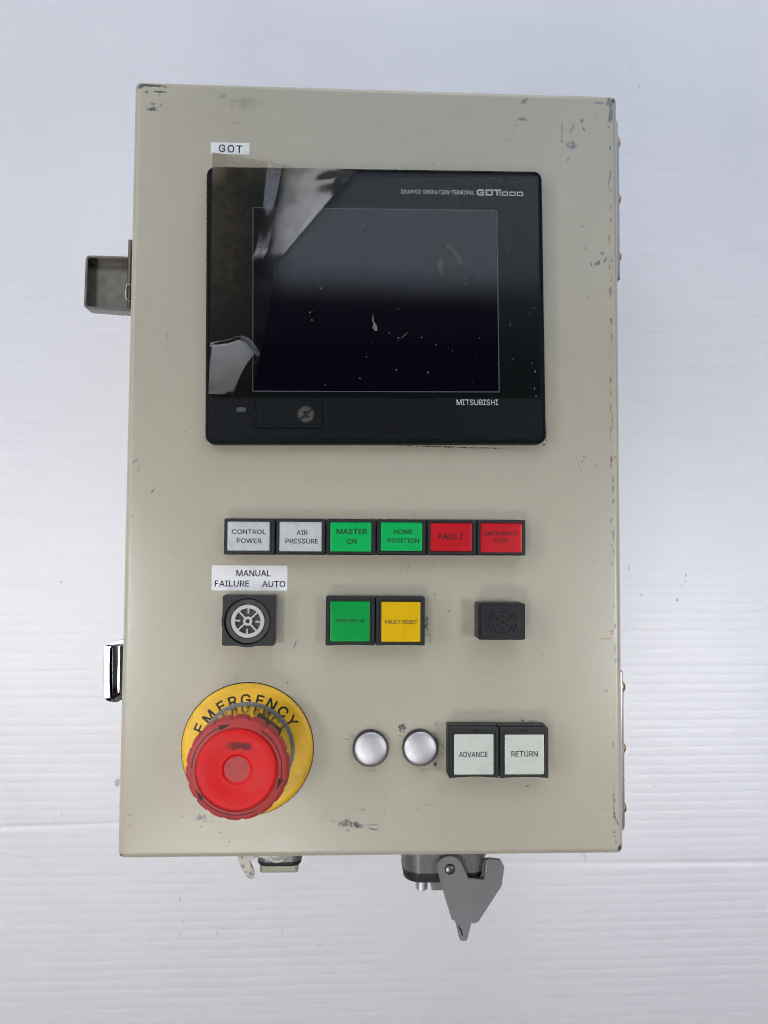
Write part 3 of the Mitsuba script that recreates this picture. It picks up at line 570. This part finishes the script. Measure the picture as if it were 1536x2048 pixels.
put(C + '__lever', [sweep([(-132.74, -91.13), (-133.86, -91.74), (-134.23, -92.84), (-134.4, -96.58), (-134.43, -100.96), (-134.22, -109.72), (-133.9, -114.1), (-133.61, -117.16), (-133.19, -118.47), (-132.09, -119.02)], [(1.75, -44), (1.75, -20 - 1.5), (1.5, -20 - .9), (-1.3, -20 - 1.75), (-1.75, -20 - 2.3), (-1.9, -20 - 3.6), (-1.9, -44)])], 'chrome', 22)
put(C + '__lever_web', [ext(Polygon([(-137.42, -93.47), (-133.13, -93.24), (-132.48, -122.05), (-136.77, -121.7)]), -46, -34), ext(Polygon([(-133.41, -92.09), (-131.93, -92.08), (-131.36, -116.47), (-132.79, -118.99)]), -44, -23)], 'dark_chrome', 30)
put(C + '__end_cap', plate(Polygon([(-134.01, -91.25), (-131.86, -90.11), (-127.96, -88.83), (-125.57, -88.45), (-125.53, -90.21), (-127.71, -90.54), (-131.84, -91.03)]), -44, -21.2, .6), 'satin_nickel', 30)
put(C + '__end_cap', plate(Polygon([(-133.49, -118.94), (-131.11, -118.5), (-128.75, -117.09), (-125.05, -117.1), (-125.02, -118.3), (-126.97, -118.73), (-128.26, -119.38), (-131.08, -119.75)]), -44, -21.6, .6), 'dark_chrome', 30)
put(C + '__hook_bar', [sweep([(-128.9, -92.14), (-128.86, -96.78), (-128.86, -103.38), (-128.86, -109.98), (-128.81, -115.03)], [(.6, -46), (.6, -23.6), (.45, -23.2), (-.45, -23.5), (-.65, -23.9), (-.65, -46)])], 'chrome', 22)
put(C + '__base_plate', bar(-129.2, -117.4, -119.5, -90, -52, -45.5, .4), 'dark_steel', 30)


# ------------------------------------------------------------------ connectors under the lower edge

def plug_body(key, x0, x1, ybot, gask, zf, depth, rad, taper=.6):
    cx, w = (x0 + x1) / 2, x1 - x0
    def lp(dw, y, dz=0.0):
        p = rr(w + dw, depth + dz, rad, 7, cx, zf - depth / 2)
        return p, y
    def up(levels, cap1):
        m = loft(levels, True, cap1); v = m.vertices.copy()
        m.vertices = np.column_stack([v[:, 0], v[:, 2], v[:, 1]]); m.invert(); return m
    put(key + '__housing', up([lp(-taper, ybot), lp(0, ybot + 2), lp(.4, -184.9)], True), 'cast_metal', 40)
    put(key + '__gasket', up([lp(-1.6, gask, -1.2), lp(-.6, gask + .8, -.2), lp(-.2, ybot - .05, 0)], True), 'rubber', 40)
R_ = B + '__connector'; labels[R_] = {'label': 'large grey connector with a wide locking lever under the right part of the lower edge'}
plug_body(R_, 17.51, 62.41, -215.03, -220.0, -45.0, 34.0, 9.0)
put(R_ + '__insert', bar(32.94, 59.36, -226.8, -220.0 + 1, -72, -51, .8), 'grey_insert')
m = rotx(lathe([(3.26, 0), (3.26, 12.0), (3.26 - .5, 12.4)], 0, 0, 28), 90, [0, 0, 0]); m.apply_translation([27.68, -220.0 + 6, -53.0])
put(R_ + '__guide_pin', m, 'satin_nickel', 30)
lev = Polygon([(35.0, -211.16), (35.1, -209.14), (35.77, -207.62), (36.91, -206.22), (38.47, -205.22), (40.29, -204.68), (42.11, -204.64), (43.93, -204.97), (45.75, -205.9), (47.06, -207.13), (48.0, -208.76), (51.49, -216.15), (58.53, -216.99), (59.99, -216.75), (60.88, -215.5), (61.24, -212.45), (61.66, -208.9), (61.92, -206.87), (62.71, -206.12), (68.72, -206.94), (70.81, -210.42), (69.38, -220.41), (65.83, -225.69), (58.01, -237.22), (56.71, -238.97), (54.89, -239.7), (52.81, -239.42), (50.22, -238.88), (42.95, -237.78), (42.02, -235.5), (38.25, -223.34), (36.16, -216.24)])
riv = (41.7, -211.32)
put(R_ + '__lever', plate(lev, -43.2, -41.0, .35), 'grey_paint', 30)
put(R_ + '__lever_lip', plate(Polygon([(59.31, -213.03), (59.73, -209.7), (60.36, -207.91), (63.42, -207.68), (62.36, -209.47), (61.84, -214.08), (61.04, -218.17), (59.2, -219.17), (56.31, -218.12), (56.46, -216.99), (58.15, -216.6), (59.2, -215.08)]), -47.0, -43.4, .3), 'hinge_steel', 30)
put(R_ + '__lever_hole', ext(Polygon([(46.48, -241.0), (47.27, -242.27), (48.58, -244.57), (49.1, -246.86), (48.48, -247.36), (47.79, -245.07), (46.75, -243.03)]), -44.02, -43.94), 'dull_black', False)  # flat dark patch laid on the tab for the dark of a hole
put(R_ + '__lever_back', plate(affinity.translate(lev, -.6, 1.6), -84.0, -82.0, .3), 'grey_paint', 30)
tab = Polygon([(44.79, -239.66), (46.62, -238.42), (53.43, -239.52), (53.43, -241.56), (51.5, -249.16), (51.08, -249.91), (49.51, -250.25), (47.94, -250.02), (47.26, -249.2)])
put(R_ + '__lever_tab', plate(tab, -46.5, -44.0, .4), 'grey_paint', 30)
put(R_ + '__lever_rivet', lathe([(2.45, -41.2), (2.45, -40.75), (2.1, -40.4), (1.0, -40.25)], riv[0], riv[1], 32), 'hinge_steel', 35)
put(R_ + '__lever_rivet', lathe([(2.85, -41.3), (2.85, -40.95), (2.4, -40.95)], riv[0], riv[1], 32, cap1=False), 'dull_black', 35)
L_ = B + '__connector_001'; labels[L_] = {'label': 'small connector with a shiny hook lever under the left part of the lower edge'}
plug_body(L_, -60.86, -37.08, -208.33, -210.67, -45.0, 24.0, 5.0)
put(L_ + '__insert', bar(-59.59, -39.08, -215.98, -210.67 + 1, -66, -49, 1.4), 'beige_insert')
hook = Polygon([(-70.64, -201.28), (-70.44, -203.7), (-69.74, -206.66), (-68.05, -210.43), (-65.38, -214.48), (-64.17, -215.4), (-63.08, -215.84), (-62.1, -215.59), (-61.68, -214.79), (-61.72, -212.11), (-62.51, -209.68), (-63.3, -208.07), (-63.7, -206.61), (-62.95, -205.65), (-61.6, -205.02), (-59.43, -204.51), (-56.15, -205.18), (-53.4, -206.45), (-50.93, -207.39), (-48.47, -207.3), (-46.58, -206.25), (-45.12, -204.22), (-44.73, -200.99), (-46.94, -198.82), (-52.42, -198.23), (-63.32, -199.2)]).buffer(-.4).buffer(.4, 6)
put(L_ + '__hook', plate(hook, -43.4, -41.4, .45), 'zinc_plate', 30)
rv = (-49.42, -202.78)
put(L_ + '__hook_rivet', lathe([(3.4, -41.5), (3.4, -40.9), (3.0, -40.4), (1.2, -40.2)], rv[0], rv[1], 36), 'zinc_plate', 35)

# ------------------------------------------------------------------ protective film on the screen

F_ = 'protective_film'
labels[F_] = {'label': 'clear torn protective film, dusty and lifting at its left side, lying on the touch screen', 'category': 'plastic film'}
def haze(p, n, uv):
    x, y, z = MM(p)
    n1 = fbm(x * 0.06, y * 0.06, 3.0); n2 = fbm(x * 0.35, y * 0.35, 5.0)
    left = 1 - smoothstep(0.0, 26.0, x + 80.5 + 10 * (n1 - .5))
    top = smoothstep(126.0, 146.0, y + 14 * (n1 - .5)) * (1 - smoothstep(-40.0, 70.0, x))
    w = dr.maximum(left * smoothstep(50.0, 100.0, y), top)
    corner = 1 - smoothstep(2.0, 9.0, dr.sqrt(dr.square(x + 80) + dr.square((y - 145) * .6)))
    return dr.clip(0.012 + 0.02 * smoothstep(.5, .8, n1) + 0.13 * w * (0.5 + n2) + 0.10 * smoothstep(141.0, 144.0, y) * (0.4 + n2) + 0.34 * corner, 0, 0.7)
scene['film_clear'] = {'type': 'thindielectric', 'int_ior': 1.52, 'ext_ior': 1.0, 'specular_transmittance': rgb(.955, .935, .89)}
scene['film_dirt'] = {'type': 'twosided', 'nested': {'type': 'diffuse', 'reflectance': rgb(.26, .21, .15)}}
scene['film_contact'] = {'type': 'thindielectric', 'int_ior': 1.17, 'ext_ior': 1.0, 'specular_transmittance': rgb(.97, .96, .94)}
scene['film'] = {'type': 'blendbsdf', 'weight': proc(haze), 'a': {'type': 'ref', 'id': 'film_clear'}, 'b': {'type': 'ref', 'id': 'film_dirt'}}
RIGHT = np.array([(-60.94, 29.9), (-58.21, 38.38), (-56.03, 52.95), (-54.25, 62.7), (-52.06, 77.37), (-50.27, 93.03), (-37.85, 108.32), (-23.53, 125.24), (-11.21, 138.78)])     # free edge of the lifted strip, from the bottom up
BL, TL, TR, BR = np.array((-79.91, 30.58)), np.array((-80.74, 149.34)), np.array((78.4, 141.69)), np.array((78.99, 31.18))
def sheet(A, Bc, hfun, z0):
    """A between two polylines (functions of v in 0..1)."""
    nu, nv = 110, 170
    u, v = np.meshgrid(np.linspace(0, 1, nu), np.linspace(0, 1, nv), indexing='ij')
    P = A(v.ravel())[:, :] * (1 - u.ravel()[:, None]) + Bc(v.ravel()) * u.ravel()[:, None]
    z = z0 + hfun(P[:, 0], P[:, 1])
    i, j = np.meshgrid(np.arange(nu - 1), np.arange(nv - 1), indexing='ij'); q = (i * nv + j).ravel()
    Fc = np.vstack([np.stack([q, q + nv, q + nv + 1], 1), np.stack([q, q + nv + 1, q + 1], 1)])
    return trimesh.Trimesh(np.column_stack([P, z]), Fc, process=False)
def along(pts):
    pts = np.asarray(pts, float); d = np.r_[0, np.cumsum(np.linalg.norm(np.diff(pts, axis=0), axis=1))]; d /= d[-1]
    return lambda v: np.column_stack([np.interp(v, d, pts[:, 0]), np.interp(v, d, pts[:, 1])])
def n2d(x, y, f, s): return meshkit.fbm(np.stack([x * f, y * f, x * 0], -1), 3, s) - 0.5
def soft(t, w): return w * np.log1p(np.exp(np.clip(t / w, -30, 30)))
XB = np.array([(90.73, -57.03), (98.14, -54.74), (101.86, -53.11), (114.22, -51.35), (126.62, -49.58), (142.8, -47.61), (151.53, -47.0)])            # where the lifted strip starts to rise: y, x
PATCH = Polygon([(-79.94, 55.63), (-77.48, 55.86), (-71.3, 56.73), (-66.06, 58.59), (-62.63, 57.2), (-59.47, 53.46), (-57.56, 50.02), (-59.07, 47.47), (-61.81, 43.64), (-64.81, 37.3), (-67.47, 29.73), (-81.95, 28.89)])
def lift(x, y):
    xb = np.interp(y, XB[:, 0], XB[:, 1])
    on = 1 / (1 + np.exp(-(y - 94) / 2.0))
    h = (0.12 * soft(x - xb + 1.2 * n2d(x, y, .10, 3), .9) + 0.0026 * np.clip(x - xb, 0, 60) ** 2 - 0.045 * (y - 118) * (x > xb - 6) * np.clip((x - xb + 6) / 6, 0, 1)) * on + (0.8 + -0.02 * np.clip(xb - 4 - x, 0, 40)) * on
    h += 0.14 * n2d(x, y, .045, 5) + (0.07 * n2d(x, y, .12, 8) + 0.22 * np.abs(n2d(x, y, .055, 11))) * on
    pts = shapely.points(x, y)
    d = np.where(shapely.contains(PATCH, pts), shapely.distance(PATCH.exterior, pts), -shapely.distance(PATCH.exterior, pts))
    h += (0.14 * (x + 80) - 0.13 * (y - 58)) * np.clip(d / 1.6 + .5, 0, 1) ** 1.2
    # dent near the top edge
    dd = ((x + 22) / 11) ** 2 + ((y - 134) / 4.5) ** 2
    h += 1.1 * np.exp(-dd * 1.2)
    return h + 0.25
put(F_ + '__lifted_strip', sheet(along([BL, TL]), along(RIGHT), lift, 6.85), 'film', True, 'lifted brown-stained strip of the film at the left')
put(F_ + '__flat_sheet', sheet(along(RIGHT), along([BR, TR]), lambda x, y: 0.05 * n2d(x, y, .05, 2) + 0.05, 6.72), 'film_contact', True)
r_ = np.random.default_rng(21)
def blob(x, y, z, rx, ry, rz, deg=0, n=9):
    m = trimesh.creation.icosphere(1); m.apply_scale([rx, ry, rz]); m = turn(m, deg, 0, 0); m.apply_translation([x, y, z]); return m
specks = [blob(x, y, 7.0, rx, ry, .07, dg) for x, y, rx, ry, dg in [(-32.79, 71.64, 0.4, 0.48, 0), (-31.79, 67.99, 0.36000000000000004, 0.48, 0), (-27.86, 83.49, 0.27999999999999997, 0.8800000000000001, 35), (-63.67, 118.36, 0.27999999999999997, 0.7200000000000001, -30), (-70.56, 114.0, 0.4, 0.32000000000000006, 0), (-61.89, 111.75, 0.24, 0.32000000000000006, 0), (-46.39, 122.24, 0.27999999999999997, 0.27999999999999997, 0), (-7.33, 114.78, 0.44000000000000006, 0.44000000000000006, 0), (27.31, 120.59, 0.32000000000000006, 0.32000000000000006, 0), (31.73, 116.46, 0.27999999999999997, 0.27999999999999997, 0), (9.94, 74.17, 0.27999999999999997, 0.27999999999999997, 0), (10.01, 59.95, 0.4, 0.4, 0), (21.17, 60.39, 0.36000000000000004, 0.36000000000000004, 0), (28.23, 56.84, 0.27999999999999997, 0.4, 0), (9.13, 44.29, 0.4, 0.4, 0), (24.39, 43.32, 0.32000000000000006, 0.6400000000000001, 30), (49.43, 60.65, 0.32000000000000006, 0.32000000000000006, 0), (-8.45, 39.88, 0.24, 0.48, 20), (75.13, 48.54, 0.32000000000000006, 0.4, 0), (76.59, 44.63, 0.4, 0.5599999999999999, 0), (76.31, 36.29, 0.32000000000000006, 0.5599999999999999, 0), (77.03, 32.38, 0.48, 0.4, 0), (64.38, 67.32, 0.32000000000000006, 0.32000000000000006, 0), (65.82, 50.6, 0.27999999999999997, 0.27999999999999997, 0), (-2.55, 57.53, 0.32000000000000006, 0.16000000000000003, 0), (-5.39, 50.4, 0.27999999999999997, 0.27999999999999997, 0), (-25.23, 36.47, 0.4, 0.16000000000000003, 20), (42.56, 91.86, 0.4, 0.24, 0), (42.56, 89.38, 0.6400000000000001, 0.2, 0), (42.56, 87.16, 0.24, 0.48, 0), (76.2, 75.7, 0.4, 0.27999999999999997, 0), (-29.42, 93.78, 0.24, 0.24, 0), (12.8, 61.22, 2.4, 0.16, 42)]]
for k in range(70):
    sx_, sy_ = r_.uniform(-56, 76), r_.uniform(33, 128)
    q = abs(r_.normal()) * .10 + .07
    specks.append(blob(sx_, sy_, 6.95, q, q * r_.uniform(.6, 1.5), .05, r_.uniform(0, 180)))
k_ = put(F_ + '__dust', specks, 'dust', True); labels[k_] = {'label': 'grey dust specks on the film', 'kind': 'stuff'}
put(F_ + '__tear_edge', [ext(Polygon(p).buffer(.05), 6.95, 7.1) for p in [[(35.1, 107.0), (36.2, 105.32), (37.88, 102.82), (39.72, 101.16), (40.73, 99.48), (40.81, 97.79), (39.73, 95.9), (39.39, 96.57), (38.38, 98.58), (37.54, 100.6), (36.2, 102.27), (35.19, 103.43), (33.52, 103.74), (32.35, 104.56), (32.34, 106.09), (33.85, 106.46), (34.52, 107.32)], [(31.36, 98.77), (31.53, 95.89), (31.37, 93.69), (31.04, 91.82), (30.54, 91.13), (30.2, 92.48), (28.53, 94.64), (28.52, 97.35), (29.52, 98.56)]]], 'tear_edge', False)
put(F_ + '__tear_edge', [rod([(x, y, 7.05) for x, y in [(31.04, 91.65), (31.21, 89.96), (32.38, 89.31), (33.88, 90.19), (35.89, 90.57), (37.22, 92.46), (38.39, 94.35), (39.39, 96.4)]], .10, 6)], 'dust', True)
put(F_ + '__flake', [ext(Polygon([(-2.44, 71.96), (-1.97, 67.82), (-0.5, 65.93), (-0.17, 63.39), (-1.12, 63.05), (-2.7, 64.62), (-2.21, 66.22), (-2.85, 68.76)]), 6.95, 7.25)], 'dust', False)
